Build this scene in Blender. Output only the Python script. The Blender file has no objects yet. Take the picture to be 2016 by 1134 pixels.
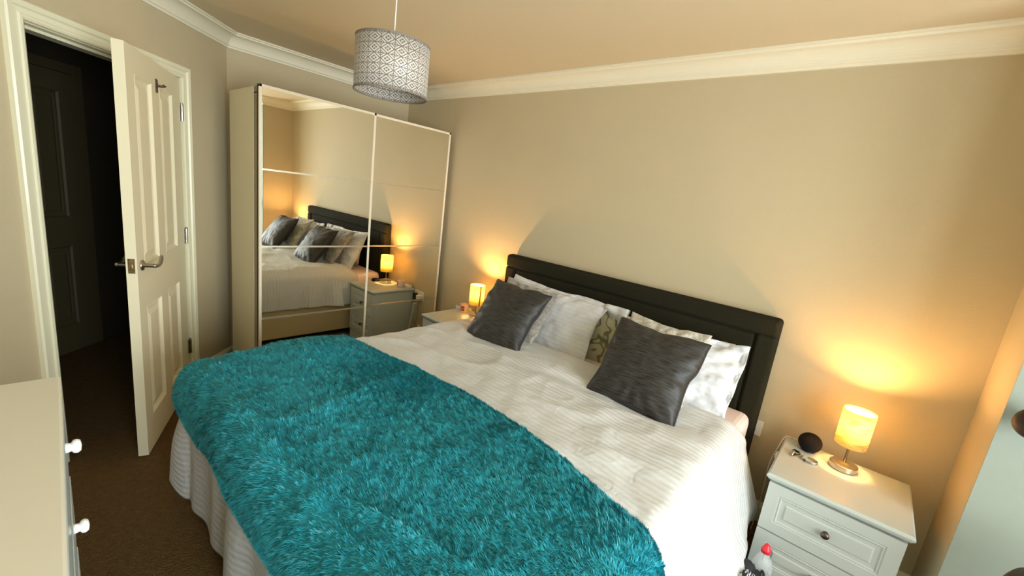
import bpy, bmesh, math, random
import numpy as np
from mathutils import Vector, Matrix, noise as mn

random.seed(7)
rng = np.random.default_rng(11)
PI = math.pi
sc = bpy.context.scene
COL = sc.collection

# ------------------------------------------------------------------ camera
H_CAM = 1.545
cam_d = bpy.data.cameras.new('camera')
cam = bpy.data.objects.new('camera', cam_d)
COL.objects.link(cam)
_V1 = np.array([28., 262.]); _V2 = np.array([1743., 482.]); _P = np.array([1008., 567.])
F_PX = float(np.sqrt(-np.dot(_V1 - _P, _V2 - _P)))
_a = np.array([*(_V1 - _P), F_PX]); _a /= np.linalg.norm(_a)
_b = np.array([*(_V2 - _P), F_PX]); _b /= np.linalg.norm(_b)
_X = -_a; _Y = _b; _Z = np.cross(_X, _Y)
_R = np.array([_X, _Y, _Z])               # world = R @ (right, down, forward)
_r, _u, _bk = _R[:, 0], -_R[:, 1], -_R[:, 2]
cam.matrix_world = Matrix(((_r[0], _u[0], _bk[0], 0), (_r[1], _u[1], _bk[1], 0), (_r[2], _u[2], _bk[2], H_CAM), (0, 0, 0, 1)))
cam_d.sensor_width = 36
cam_d.lens = F_PX / 2016 * 36
cam_d.clip_start = 0.02
sc.camera = cam

# ------------------------------------------------------------------ daylight, exposure
world = bpy.data.worlds.new('sky'); sc.world = world
world.use_nodes = True
wb = world.node_tree.nodes['Background']
wb.inputs[0].default_value = (0.86, 0.94, 0.97, 1)
wb.inputs[1].default_value = 8.8
sc.view_settings.view_transform = 'Standard'
sc.view_settings.look = 'None'
sc.view_settings.gamma = 1
sc.view_settings.use_curve_mapping = False
sc.view_settings.exposure = 1.02
pl = bpy.data.lights.new('daylight_portal', 'AREA'); pl.shape = 'RECTANGLE'
pl.size = 2.17; pl.size_y = 1.85; pl.cycles.is_portal = True
po = bpy.data.objects.new('daylight_portal', pl); COL.objects.link(po)
po.location = (1.815, 0.665, 1.325)
po.rotation_euler = Vector((-1, 0, 0)).to_track_quat('-Z', 'Y').to_euler()

# ------------------------------------------------------------------ room numbers
Y_HEAD = 2.52; X_LEFT = -3.70; X_RIGHT = 0.43; Y_REV = 2.15; X_BAY = 1.75; Y_NEAR = -0.45; H_CEIL = 2.40
A0 = Vector((X_LEFT, 1.015, 0)); ANG = math.radians(46)
U = Vector((math.cos(ANG), -math.sin(ANG), 0)); N = Vector((math.sin(ANG), math.cos(ANG), 0))
S_END = (1.015 - Y_NEAR) / math.sin(ANG)
A1 = A0 + U * S_END
S_OR, S_OL, Z_OP = 0.474, 1.336, 1.985        # door opening along the angled wall

# ------------------------------------------------------------------ materials
def nodes(m):
    m.use_nodes = True
    return m.node_tree.nodes, m.node_tree.links, m.node_tree.nodes['Principled BSDF']

def mat(name, col, rough=0.6, metal=0.0, noise=0.0, nscale=8, bump=0.0, bscale=60, sheen=0.0, coat=0.0, spec=None, detail=3, stretch=None):
    m = bpy.data.materials.new(name)
    n, l, p = nodes(m)
    p.inputs['Base Color'].default_value = (*col, 1)
    p.inputs['Roughness'].default_value = rough
    p.inputs['Metallic'].default_value = metal
    if sheen: p.inputs['Sheen Weight'].default_value = sheen
    if coat: p.inputs['Coat Weight'].default_value = coat
    if spec is not None: p.inputs['Specular IOR Level'].default_value = spec
    tc = n.new('ShaderNodeTexCoord')
    src = tc.outputs['Object']
    if stretch:
        mp = n.new('ShaderNodeMapping'); mp.inputs['Scale'].default_value = stretch
        l.new(src, mp.inputs[0]); src = mp.outputs[0]
    if noise:
        t = n.new('ShaderNodeTexNoise'); t.inputs['Scale'].default_value = nscale; t.inputs['Detail'].default_value = detail
        l.new(src, t.inputs['Vector'])
        r = n.new('ShaderNodeMapRange')
        r.inputs['From Min'].default_value = 0.3; r.inputs['From Max'].default_value = 0.7
        r.inputs['To Min'].default_value = 1 - noise; r.inputs['To Max'].default_value = 1 + noise
        l.new(t.outputs['Fac'], r.inputs['Value'])
        mx = n.new('ShaderNodeMix'); mx.data_type = 'RGBA'; mx.blend_type = 'MULTIPLY'
        mx.inputs[0].default_value = 1
        mx.inputs[6].default_value = (*col, 1)
        l.new(r.outputs[0], mx.inputs[7])
        l.new(mx.outputs[2], p.inputs['Base Color'])
    if bump:
        t = n.new('ShaderNodeTexNoise'); t.inputs['Scale'].default_value = bscale; t.inputs['Detail'].default_value = 3
        l.new(src, t.inputs['Vector'])
        b = n.new('ShaderNodeBump'); b.inputs['Strength'].default_value = bump; b.inputs['Distance'].default_value = 0.004
        l.new(t.outputs['Fac'], b.inputs['Height']); l.new(b.outputs[0], p.inputs['Normal'])
    return m

M = {}
M['wall'] = mat('beige_paint', (0.56, 0.472, 0.305), 0.75, noise=0.015, nscale=3, bump=0.15, bscale=220)
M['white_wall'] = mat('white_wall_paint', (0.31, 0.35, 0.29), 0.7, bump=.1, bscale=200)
M['ceiling'] = mat('ceiling_paint', (0.68, 0.58, 0.40), 0.85, bump=0.1, bscale=200)
M['cornice'] = mat('cornice_paint', (0.82, 0.77, 0.61), 0.6)
M['gloss'] = mat('cream_gloss_paint', (0.85, 0.815, 0.60), 0.35, coat=0.15)
M['door'] = mat('door_paint', (0.87, 0.795, 0.565), 0.4, bump=0.08, bscale=90, stretch=(6, 6, .4))
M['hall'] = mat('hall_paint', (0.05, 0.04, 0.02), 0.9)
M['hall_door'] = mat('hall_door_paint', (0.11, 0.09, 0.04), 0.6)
M['chrome'] = mat('brushed_steel', (0.50, 0.46, 0.39), 0.28, 1.0)
M['strip'] = mat('satin_aluminium', (0.72, 0.66, 0.54), 0.35, 1.0)
M['dark_metal'] = mat('dark_metal', (0.16, 0.13, 0.10), 0.35, 1.0)
M['brass'] = mat('latch_brass', (0.42, 0.30, 0.16), 0.4, 1.0, noise=.4, nscale=80)
M['white_paint'] = mat('white_furniture', (0.50, 0.545, 0.515), 0.32, coat=0.2)
M['cream_lam'] = mat('cream_laminate', (0.80, 0.72, 0.52), 0.45, noise=.01)
M['ward_edge'] = mat('wardrobe_rail_grey', (0.30, 0.25, 0.17), 0.5)
M['ward_frame'] = mat('wardrobe_frame', (0.80, 0.73, 0.58), 0.35)
M['black_gap'] = mat('black_rubber', (0.02, 0.018, 0.015), 0.6)
M['drawer_cream'] = mat('chest_cream', (0.76, 0.73, 0.62), 0.45)
M['knob_white'] = mat('white_ceramic', (0.88, 0.90, 0.84), 0.2, coat=.5)
M['white_plastic'] = mat('white_plastic', (0.85, 0.82, 0.76), 0.35)
M['speaker'] = mat('black_mesh_fabric', (0.009, 0.006, 0.005), 0.8, bump=.6, bscale=500, spec=.2)
M['black'] = mat('black_glass', (0.01, 0.01, 0.012), 0.08)
M['brown_wood'] = mat('dark_brown_wood', (0.040, 0.016, 0.011), 0.55, noise=.3, nscale=12)
M['divan'] = mat('divan_fabric', (0.50, 0.40, 0.22), 0.8, bump=.3, bscale=400)
M['mattress'] = mat('pale_pink_sheet', (0.86, 0.72, 0.68), 0.8, bump=.15, bscale=30)
M['red'] = mat('red_plastic', (0.72, 0.02, 0.04), 0.35)
M['plug_white'] = M['white_plastic']
M['blue'] = mat('blue_label', (0.03, 0.10, 0.30), 0.5)
M['lt_label'] = mat('pale_label', (0.55, 0.62, 0.66), 0.5)

# headboard wool
M['headboard'] = mat('charcoal_olive_wool', (0.021, 0.019, 0.010), 0.95, noise=.18, nscale=300, bump=.5, bscale=600, spec=.15)

def m_mirror():
    m = bpy.data.materials.new('mirror_glass'); n, l, p = nodes(m)
    p.inputs['Base Color'].default_value = (0.93, 0.90, 0.80, 1); p.inputs['Metallic'].default_value = 1
    p.inputs['Roughness'].default_value = 0.0
    return m
M['mirror'] = m_mirror()

def m_carpet():
    m = bpy.data.materials.new('brown_loop_carpet'); n, l, p = nodes(m)
    tc = n.new('ShaderNodeTexCoord')
    v = n.new('ShaderNodeTexVoronoi'); v.inputs['Scale'].default_value = 170; l.new(tc.outputs['Object'], v.inputs['Vector'])
    t = n.new('ShaderNodeTexNoise'); t.inputs['Scale'].default_value = 40; l.new(tc.outputs['Object'], t.inputs['Vector'])
    r = n.new('ShaderNodeValToRGB')
    r.color_ramp.elements[0].color = (0.115, 0.066, 0.026, 1); r.color_ramp.elements[1].color = (0.19, 0.115, 0.048, 1)
    l.new(t.outputs['Fac'], r.inputs[0]); l.new(r.outputs[0], p.inputs['Base Color'])
    b = n.new('ShaderNodeBump'); b.inputs['Strength'].default_value = 1.0; b.inputs['Distance'].default_value = 0.006
    b.invert = True
    l.new(v.outputs['Distance'], b.inputs['Height']); l.new(b.outputs[0], p.inputs['Normal'])
    p.inputs['Roughness'].default_value = 1; p.inputs['Specular IOR Level'].default_value = 0.1
    return m
M['carpet'] = m_carpet()

def m_stripe_linen(name, col, axis='Y', scale=70, strength=.35, wr=.25):
    m = bpy.data.materials.new(name); n, l, p = nodes(m)
    p.inputs['Base Color'].default_value = (*col, 1); p.inputs['Roughness'].default_value = 0.55
    p.inputs['Sheen Weight'].default_value = .15
    uv = n.new('ShaderNodeUVMap')
    nz = n.new('ShaderNodeTexNoise'); nz.inputs['Scale'].default_value = 5; nz.inputs['Detail'].default_value = 2
    l.new(uv.outputs[0], nz.inputs['Vector'])
    mixv = n.new('ShaderNodeMix'); mixv.data_type = 'VECTOR'; mixv.inputs[0].default_value = .035
    l.new(uv.outputs[0], mixv.inputs[4]); l.new(nz.outputs['Color'], mixv.inputs[5])
    w = n.new('ShaderNodeTexWave'); w.bands_direction = axis; w.inputs['Scale'].default_value = scale
    w.inputs['Distortion'].default_value = .6
    l.new(mixv.outputs[1], w.inputs['Vector'])
    wn = n.new('ShaderNodeTexNoise'); wn.inputs['Scale'].default_value = 14; wn.inputs['Detail'].default_value = 4
    wn.inputs['Distortion'].default_value = 1.0
    l.new(uv.outputs[0], wn.inputs['Vector'])
    b1 = n.new('ShaderNodeBump'); b1.inputs['Strength'].default_value = strength; b1.inputs['Distance'].default_value = 0.003
    l.new(w.outputs['Fac'], b1.inputs['Height'])
    b2 = n.new('ShaderNodeBump'); b2.inputs['Strength'].default_value = wr; b2.inputs['Distance'].default_value = 0.02
    l.new(wn.outputs['Fac'], b2.inputs['Height']); l.new(b1.outputs[0], b2.inputs['Normal']); l.new(b2.outputs[0], p.inputs['Normal'])
    rr = n.new('ShaderNodeMapRange'); rr.inputs['To Min'].default_value = .42; rr.inputs['To Max'].default_value = .65
    l.new(w.outputs['Fac'], rr.inputs['Value']); l.new(rr.outputs[0], p.inputs['Roughness'])
    cm = n.new('ShaderNodeMix'); cm.data_type = 'RGBA'
    cm.inputs[6].default_value = (*[c * .94 for c in col], 1); cm.inputs[7].default_value = (*col, 1)
    l.new(w.outputs['Fac'], cm.inputs[0]); l.new(cm.outputs[2], p.inputs['Base Color'])
    return m
M['duvet'] = m_stripe_linen('white_sateen_stripe', (0.64, 0.65, 0.64), 'Y', 12, .5, .25)
M['pillow_white'] = m_stripe_linen('white_pillow_cotton', (0.68, 0.69, 0.71), 'Y', 12, .25, .3)
M['pillow_cream'] = m_stripe_linen('cream_pillow_cotton', (0.76, 0.71, 0.60), 'Y', 24, .1, .3)

def m_slub(name, ca, cb, sheen=.2, rough=.55):
    m = bpy.data.materials.new(name); n, l, p = nodes(m)
    uv = n.new('ShaderNodeUVMap')
    mp = n.new('ShaderNodeMapping'); mp.inputs['Scale'].default_value = (7, 75, 1); l.new(uv.outputs[0], mp.inputs[0])
    t = n.new('ShaderNodeTexNoise'); t.inputs['Scale'].default_value = 2.2; t.inputs['Detail'].default_value = 3
    l.new(mp.outputs[0], t.inputs['Vector'])
    r = n.new('ShaderNodeValToRGB')
    r.color_ramp.elements[0].position = .35; r.color_ramp.elements[1].position = .75
    r.color_ramp.elements[0].color = (*ca, 1); r.color_ramp.elements[1].color = (*cb, 1)
    l.new(t.outputs['Fac'], r.inputs[0]); l.new(r.outputs[0], p.inputs['Base Color'])
    p.inputs['Roughness'].default_value = rough; p.inputs['Sheen Weight'].default_value = sheen
    b = n.new('ShaderNodeBump'); b.inputs['Strength'].default_value = .25; b.inputs['Distance'].default_value = .002
    l.new(t.outputs['Fac'], b.inputs['Height']); l.new(b.outputs[0], p.inputs['Normal'])
    return m
M['cushion'] = m_slub('charcoal_slub_satin', (0.008, 0.007, 0.006), (0.056, 0.050, 0.043), .03, .55)
M['cushion_pipe'] = mat('black_piping', (0.02, 0.018, 0.017), .6)

def m_fauxfur(name, ca, cb, sc_=26, bs=60, bstr=.7):
    m = bpy.data.materials.new(name); n, l, p = nodes(m)
    tc = n.new('ShaderNodeTexCoord')
    t = n.new('ShaderNodeTexNoise'); t.inputs['Scale'].default_value = sc_; t.inputs['Detail'].default_value = 5; t.inputs['Distortion'].default_value = 1.2
    l.new(tc.outputs['Object'], t.inputs['Vector'])
    r = n.new('ShaderNodeValToRGB'); r.color_ramp.elements[0].position = .35; r.color_ramp.elements[1].position = .65
    r.color_ramp.elements[0].color = (*ca, 1); r.color_ramp.elements[1].color = (*cb, 1)
    l.new(t.outputs['Fac'], r.inputs[0]); l.new(r.outputs[0], p.inputs['Base Color'])
    t2 = n.new('ShaderNodeTexNoise'); t2.inputs['Scale'].default_value = bs; t2.inputs['Detail'].default_value = 4
    l.new(tc.outputs['Object'], t2.inputs['Vector'])
    b = n.new('ShaderNodeBump'); b.inputs['Strength'].default_value = bstr; b.inputs['Distance'].default_value = .008
    l.new(t2.outputs['Fac'], b.inputs['Height']); l.new(b.outputs[0], p.inputs['Normal'])
    p.inputs['Roughness'].default_value = .8; p.inputs['Sheen Weight'].default_value = .4
    return m
M['fur_grey'] = m_fauxfur('grey_plush', (0.24, 0.22, 0.19), (0.42, 0.39, 0.34))
M['fur_beige'] = m_fauxfur('beige_grey_plush', (0.38, 0.35, 0.28), (0.66, 0.63, 0.55))

def m_leaf():
    m = bpy.data.materials.new('sage_leaf_print'); n, l, p = nodes(m)
    uv = n.new('ShaderNodeUVMap')
    w = n.new('ShaderNodeTexWave'); w.inputs['Scale'].default_value = 5; w.inputs['Distortion'].default_value = 14; w.inputs['Detail'].default_value = 1.5
    w.inputs['Detail Scale'].default_value = 1.6
    l.new(uv.outputs[0], w.inputs['Vector'])
    r = n.new('ShaderNodeValToRGB')
    e = r.color_ramp.elements
    e[0].position = .0; e[0].color = (0.17, 0.15, 0.08, 1); e[1].position = .22; e[1].color = (0.50, 0.48, 0.32, 1)
    l.new(w.outputs['Fac'], r.inputs[0]); l.new(r.outputs[0], p.inputs['Base Color'])
    p.inputs['Roughness'].default_value = .7
    return m
M['leaf'] = m_leaf()

def m_teal():
    m = bpy.data.materials.new('teal_fleece'); n, l, p = nodes(m)
    tc = n.new('ShaderNodeTexCoord')
    t = n.new('ShaderNodeTexNoise'); t.inputs['Scale'].default_value = 16; t.inputs['Detail'].default_value = 6; t.inputs['Distortion'].default_value = .8
    l.new(tc.outputs['Object'], t.inputs['Vector'])
    r = n.new('ShaderNodeValToRGB'); e = r.color_ramp.elements
    e[0].position = .32; e[0].color = (0.008, 0.255, 0.315, 1); e[1].position = .68; e[1].color = (0.022, 0.415, 0.510, 1)
    l.new(t.outputs['Fac'], r.inputs[0]); l.new(r.outputs[0], p.inputs['Base Color'])
    p.inputs['Roughness'].default_value = .45; p.inputs['Specular IOR Level'].default_value = .5
    p.inputs['Sheen Weight'].default_value = .25; p.inputs['Sheen Tint'].default_value = (.35, .9, .95, 1)
    return m
M['teal'] = m_teal()

def m_lampshade(name, streaks):
    m = bpy.data.materials.new(name); n, l, p = nodes(m)
    out = n['Material Output']
    n.remove(p)
    tc = n.new('ShaderNodeTexCoord')
    mp = n.new('ShaderNodeMapping'); mp.inputs['Scale'].default_value = (1, 1, 3.5) if streaks else (60, 60, .6)
    l.new(tc.outputs['Object'], mp.inputs[0])
    t = n.new('ShaderNodeTexNoise'); t.inputs['Scale'].default_value = 14; t.inputs['Detail'].default_value = 5; t.inputs['Distortion'].default_value = 1.5
    l.new(mp.outputs[0], t.inputs['Vector'])
    r = n.new('ShaderNodeValToRGB'); e = r.color_ramp.elements
    e[0].position = .30; e[1].position = .55
    e[0].color = (0.70, 0.48, 0.18, 1); e[1].color = (0.95, 0.85, 0.42, 1)
    l.new(t.outputs['Fac'], r.inputs[0])
    d = n.new('ShaderNodeBsdfDiffuse'); tr = n.new('ShaderNodeBsdfTranslucent')
    l.new(r.outputs[0], d.inputs[0]); l.new(r.outputs[0], tr.inputs[0])
    mx = n.new('ShaderNodeMixShader'); mx.inputs[0].default_value = .62
    l.new(d.outputs[0], mx.inputs[1]); l.new(tr.outputs[0], mx.inputs[2])
    l.new(mx.outputs[0], out.inputs[0])
    return m
M['shade_r'] = m_lampshade('lampshade_parchment', True)
M['shade_l'] = m_lampshade('lampshade_linen', False)

def m_emit(name, col, s):
    m = bpy.data.materials.new(name); n, l, p = nodes(m)
    p.inputs['Base Color'].default_value = (*col, 1); p.inputs['Emission Color'].default_value = (*col, 1)
    p.inputs['Emission Strength'].default_value = s
    return m
M['bulb'] = m_emit('warm_bulb', (1.0, 0.70, 0.32), 30)

def m_glass(name, tint=(1, 1, 1), a=.88):
    m = bpy.data.materials.new(name); n, l, p = nodes(m)
    out = n['Material Output']; n.remove(p)
    t = n.new('ShaderNodeBsdfTransparent'); t.inputs[0].default_value = (*tint, 1)
    g = n.new('ShaderNodeBsdfGlossy'); g.inputs['Roughness'].default_value = .03
    f = n.new('ShaderNodeLayerWeight'); f.inputs[0].default_value = .35
    mx = n.new('ShaderNodeMixShader')
    r = n.new('ShaderNodeMapRange'); r.inputs['To Min'].default_value = .04; r.inputs['To Max'].default_value = 1 - a + .4
    l.new(f.outputs['Fresnel'], r.inputs[0]); l.new(r.outputs[0], mx.inputs[0])
    l.new(t.outputs[0], mx.inputs[1]); l.new(g.outputs[0], mx.inputs[2]); l.new(mx.outputs[0], out.inputs[0])
    return m
M['glass'] = m_glass('window_glass')
def m_plastic():
    m = bpy.data.materials.new('clear_plastic'); n, l, p = nodes(m)
    out = n['Material Output']
    p.inputs['Base Color'].default_value = (.80, .84, .86, 1); p.inputs['Roughness'].default_value = .12
    t = n.new('ShaderNodeBsdfTransparent'); mx = n.new('ShaderNodeMixShader'); mx.inputs[0].default_value = .30
    l.new(t.outputs[0], mx.inputs[1]); l.new(p.outputs[0], mx.inputs[2]); l.new(mx.outputs[0], out.inputs[0])
    return m
M['clear_plastic'] = m_plastic()

def m_pendant():
    m = bpy.data.materials.new('pendant_lattice_print'); n, l, p = nodes(m)
    uv = n.new('ShaderNodeUVMap')
    sx = n.new('ShaderNodeSeparateXYZ'); l.new(uv.outputs[0], sx.inputs[0])
    def mth(op, a, b=None, c=None):
        k = n.new('ShaderNodeMath'); k.operation = op
        for i, v in enumerate((a, b, c)):
            if v is None: continue
            if isinstance(v, (int, float)): k.inputs[i].default_value = v
            else: l.new(v, k.inputs[i])
        return k.outputs[0]
    # u, v in cells; centred cell coordinates in 0..1 (folded)
    fu = mth('ABSOLUTE', mth('SUBTRACT', mth('FRACT', sx.outputs[0]), .5))    # 0 centre .. .5 edge
    fv = mth('ABSOLUTE', mth('SUBTRACT', mth('FRACT', sx.outputs[1]), .5))
    s = mth('ADD', fu, mth('MULTIPLY', fv, .95))          # diamond radius
    def band(x, c, w): return mth('LESS_THAN', mth('ABSOLUTE', mth('SUBTRACT', x, c)), w)
    b1 = band(s, .36, .085)          # large diamond bars
    b2 = band(s, .15, .05)           # small diamond
    b3 = band(s, .64, .085)           # outer corner pieces
    g1 = mth('GREATER_THAN', fu, .025); g2 = mth('GREATER_THAN', fv, .035)
    d3 = band(mth('SUBTRACT', fu, fv), .0, .05)
    d3 = mth('MULTIPLY', d3, mth('GREATER_THAN', s, .78))
    al = mth('MAXIMUM', mth('MAXIMUM', b1, b2), mth('MAXIMUM', b3, d3))
    al = mth('MULTIPLY', mth('MULTIPLY', al, g1), g2)
    mx = n.new('ShaderNodeMix'); mx.data_type = 'RGBA'
    mx.inputs[6].default_value = (0.19, 0.16, 0.13, 1); mx.inputs[7].default_value = (0.66, 0.62, 0.57, 1)
    l.new(al, mx.inputs[0]); l.new(mx.outputs[2], p.inputs['Base Color'])
    p.inputs['Roughness'].default_value = .5; p.inputs['Sheen Weight'].default_value = .2
    return m
M['pendant'] = m_pendant()
M['pendant_trim'] = mat('taupe_trim', (0.22, 0.18, 0.14), .7)
M['pendant_in'] = mat('shade_lining', (0.62, 0.58, 0.53), .7)

def m_bag():
    m = bpy.data.materials.new('black_white_stripe_cloth'); n, l, p = nodes(m)
    tc = n.new('ShaderNodeTexCoord')
    w = n.new('ShaderNodeTexWave'); w.inputs['Scale'].default_value = 32; w.inputs['Distortion'].default_value = 2.5; w.bands_direction = 'Z'
    mp = n.new('ShaderNodeMapping'); mp.inputs['Rotation'].default_value = (0, .5, 0)
    l.new(tc.outputs['Object'], mp.inputs[0]); l.new(mp.outputs[0], w.inputs['Vector'])
    r = n.new('ShaderNodeValToRGB'); r.color_ramp.interpolation = 'CONSTANT'; e = r.color_ramp.elements
    e[0].color = (0.012, 0.012, 0.016, 1); e[1].position = .66; e[1].color = (0.62, 0.62, 0.64, 1)
    l.new(w.outputs['Fac'], r.inputs[0]); l.new(r.outputs[0], p.inputs['Base Color']); p.inputs['Roughness'].default_value = .8
    return m
M['bag'] = m_bag()
M['black_cloth'] = mat('black_cloth', (0.012, 0.013, 0.016), .6, bump=.4, bscale=50)

# ------------------------------------------------------------------ mesh helpers
def obj(name, bm, m, parent=None, smooth=False, bevel=0, seg=2, loc=None):
    me = bpy.data.meshes.new(name)
    bmesh.ops.recalc_face_normals(bm, faces=bm.faces)
    bm.to_mesh(me); bm.free()
    if m is not None: me.materials.append(m)
    if smooth: me.polygons.foreach_set('use_smooth', [True] * len(me.polygons))
    o = bpy.data.objects.new(name, me); COL.objects.link(o)
    if bevel:
        b = o.modifiers.new('bevel', 'BEVEL'); b.width = bevel; b.segments = seg; b.limit_method = 'ANGLE'; b.angle_limit = .7
        b.harden_normals = False
    if parent is not None: o.parent = parent
    if loc is not None: o.location = loc
    return o

def thing(name, label, cat, loc=(0, 0, 0), rotz=0, group=None):
    o = bpy.data.objects.new(name, None); COL.objects.link(o)
    o.empty_display_size = .05
    o.location = loc; o.rotation_euler = (0, 0, rotz); o['label'] = label; o['category'] = cat
    if group: o['group'] = group
    return o

def tag(o, label, cat, group=None):
    o['label'] = label; o['category'] = cat
    if group: o['group'] = group
    return o

def struct(o):
    o['kind'] = 'structure'
    return o

def copy_tree(o, parent=None):
    c = o.copy(); COL.objects.link(c)
    if parent is not None: c.parent = parent
    for ch in list(o.children): copy_tree(ch, c)
    return c

def bx(bm, x0, x1, y0, y1, z0, z1, mtx=None):
    vs = [bm.verts.new((x, y, z)) for x in (x0, x1) for y in (y0, y1) for z in (z0, z1)]
    for f in ((0, 1, 3, 2), (4, 6, 7, 5), (0, 4, 5, 1), (2, 3, 7, 6), (0, 2, 6, 4), (1, 5, 7, 3)):
        bm.faces.new([vs[i] for i in f])
    if mtx is not None:
        for v in vs: v.co = mtx @ v.co
    return bm

def box(x0, x1, y0, y1, z0, z1, mtx=None):
    return bx(bmesh.new(), x0, x1, y0, y1, z0, z1, mtx)

def lathe(prof, seg=40, bm=None, mtx=None, cap=True):
    bm = bm or bmesh.new()
    rings = []
    for r, z in prof:
        if r < 1e-6: rings.append([bm.verts.new((0, 0, z))])
        else: rings.append([bm.verts.new((r * math.cos(2 * PI * i / seg), r * math.sin(2 * PI * i / seg), z)) for i in range(seg)])
    for a, b in zip(rings, rings[1:]):
        for i in range(seg):
            j = (i + 1) % seg
            if len(a) == 1 and len(b) == 1: continue
            if len(a) == 1: bm.faces.new((a[0], b[i], b[j]))
            elif len(b) == 1: bm.faces.new((a[i], a[j], b[0]))
            else: bm.faces.new((a[i], a[j], b[j], b[i]))
    if mtx is not None:
        for rg in rings:
            for v in rg: v.co = mtx @ v.co
    return bm

def tube(pts, r, seg=10, bm=None, closed=False):
    bm = bm or bmesh.new()
    pts = [Vector(p) for p in pts]; n = len(pts)
    rr = r if isinstance(r, (list, tuple)) else [r] * n
    rings = []
    up = Vector((0, 0, 1)); prev = None
    for i, p in enumerate(pts):
        if closed: t = pts[(i + 1) % n] - pts[i - 1]
        else: t = pts[min(i + 1, n - 1)] - pts[max(i - 1, 0)]
        t.normalize()
        if prev is None:
            a = t.orthogonal().normalized()
        else:
            a = prev - t * prev.dot(t)
            if a.length < 1e-6: a = t.orthogonal()
            a.normalize()
        prev = a
        b = t.cross(a)
        rings.append([bm.verts.new(p + (a * math.cos(2 * PI * k / seg) + b * math.sin(2 * PI * k / seg)) * rr[i]) for k in range(seg)])
    m_ = n if closed else n - 1
    for i in range(m_):
        a, b = rings[i], rings[(i + 1) % n]
        for k in range(seg):
            j = (k + 1) % seg
            bm.faces.new((a[k], a[j], b[j], b[k]))
    if not closed:
        bm.faces.new(rings[0][::-1]); bm.faces.new(rings[-1])
    return bm

def sweep(path, prof, normals_left=True, bm=None, z0=0):
    """profile (out, z) swept along a horizontal polyline; out = to the left of travel, mitred"""
    bm = bm or bmesh.new()
    P = [Vector((p[0], p[1], 0)) for p in path]; n = len(P)
    rings = []
    for i in range(n):
        d1 = (P[i] - P[i - 1]).normalized() if i > 0 else None
        d2 = (P[i + 1] - P[i]).normalized() if i < n - 1 else None
        d1 = d1 or d2; d2 = d2 or d1
        n1 = Vector((-d1.y, d1.x, 0)); n2 = Vector((-d2.y, d2.x, 0))
        m_ = (n1 + n2).normalized(); m_ = m_ / max(.2, m_.dot(n1))
        if not normals_left: m_ = -m_
        rings.append([bm.verts.new(P[i] + m_ * o + Vector((0, 0, z0 + z))) for o, z in prof])
    k = len(prof)
    for a, b in zip(rings, rings[1:]):
        for i in range(k):
            j = (i + 1) % k
            bm.faces.new((a[i], a[j], b[j], b[i]))
    bm.faces.new(rings[0]); bm.faces.new(rings[-1][::-1])
    return bm

def grid_obj(name, X, Y, Z, m, parent=None, uv=None, smooth=True):
    """mesh from 2-D arrays"""
    nr, nc = X.shape
    co = np.stack([X, Y, Z], -1).reshape(-1, 3)
    idx = np.arange(nr * nc).reshape(nr, nc)
    f = np.stack([idx[:-1, :-1], idx[:-1, 1:], idx[1:, 1:], idx[1:, :-1]], -1).reshape(-1, 4)
    me = bpy.data.meshes.new(name)
    me.from_pydata(co.tolist(), [], f.tolist())
    me.materials.append(m)
    if uv is not None:
        uvl = me.uv_layers.new(name='UVMap')
        uvf = np.stack(uv, -1).reshape(-1, 2)[f.reshape(-1)]
        uvl.data.foreach_set('uv', uvf.reshape(-1).astype(np.float32))
    if smooth: me.polygons.foreach_set('use_smooth', [True] * len(me.polygons))
    o = bpy.data.objects.new(name, me); COL.objects.link(o)
    if parent is not None: o.parent = parent
    return o

_T = rng.random((256, 256))
def vn(x, y):
    xi = np.floor(x).astype(int); yi = np.floor(y).astype(int)
    fx = x - xi; fy = y - yi
    fx = fx * fx * (3 - 2 * fx); fy = fy * fy * (3 - 2 * fy)
    a = _T[xi % 256, yi % 256]; b = _T[(xi + 1) % 256, yi % 256]
    c = _T[xi % 256, (yi + 1) % 256]; d = _T[(xi + 1) % 256, (yi + 1) % 256]
    return (a * (1 - fx) + b * fx) * (1 - fy) + (c * (1 - fx) + d * fx) * fy - .5
def fbm(x, y, o=3):
    s = 0; a = 1
    for i in range(o):
        s = s + a * vn(x * 2 ** i + 17 * i, y * 2 ** i + 31 * i); a *= .5
    return s
def sstep(x, a, b):
    t = np.clip((x - a) / (b - a), 0, 1)
    return t * t * (3 - 2 * t)

# ------------------------------------------------------------------ room shell
T = .1
o = obj('floor', box(-6.5, 1.9, -1.9, 3.0, -.08, 0), M['carpet']); struct(o)
# ceiling
o = obj('ceiling', box(X_LEFT - .3, X_BAY + .15, Y_NEAR - .12, Y_HEAD + .12, H_CEIL, H_CEIL + .1), M['ceiling']); struct(o)
o = obj('wall_headboard', box(X_LEFT - T, X_RIGHT + T, Y_HEAD, Y_HEAD + T, 0, H_CEIL), M['wall']); struct(o)
o = obj('wall_left', box(X_LEFT - T, X_LEFT, 1.015 - .03, Y_HEAD, 0, H_CEIL), M['wall']); struct(o)
o = obj('wall_right', box(X_RIGHT, X_BAY + .15, Y_REV, Y_HEAD + T, 0, H_CEIL), M['wall']); struct(o)
struct(obj('trim_6', box(X_RIGHT - .001, X_BAY, Y_REV - .006, Y_REV, 0, H_CEIL - .09), M['white_wall']))
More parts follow.
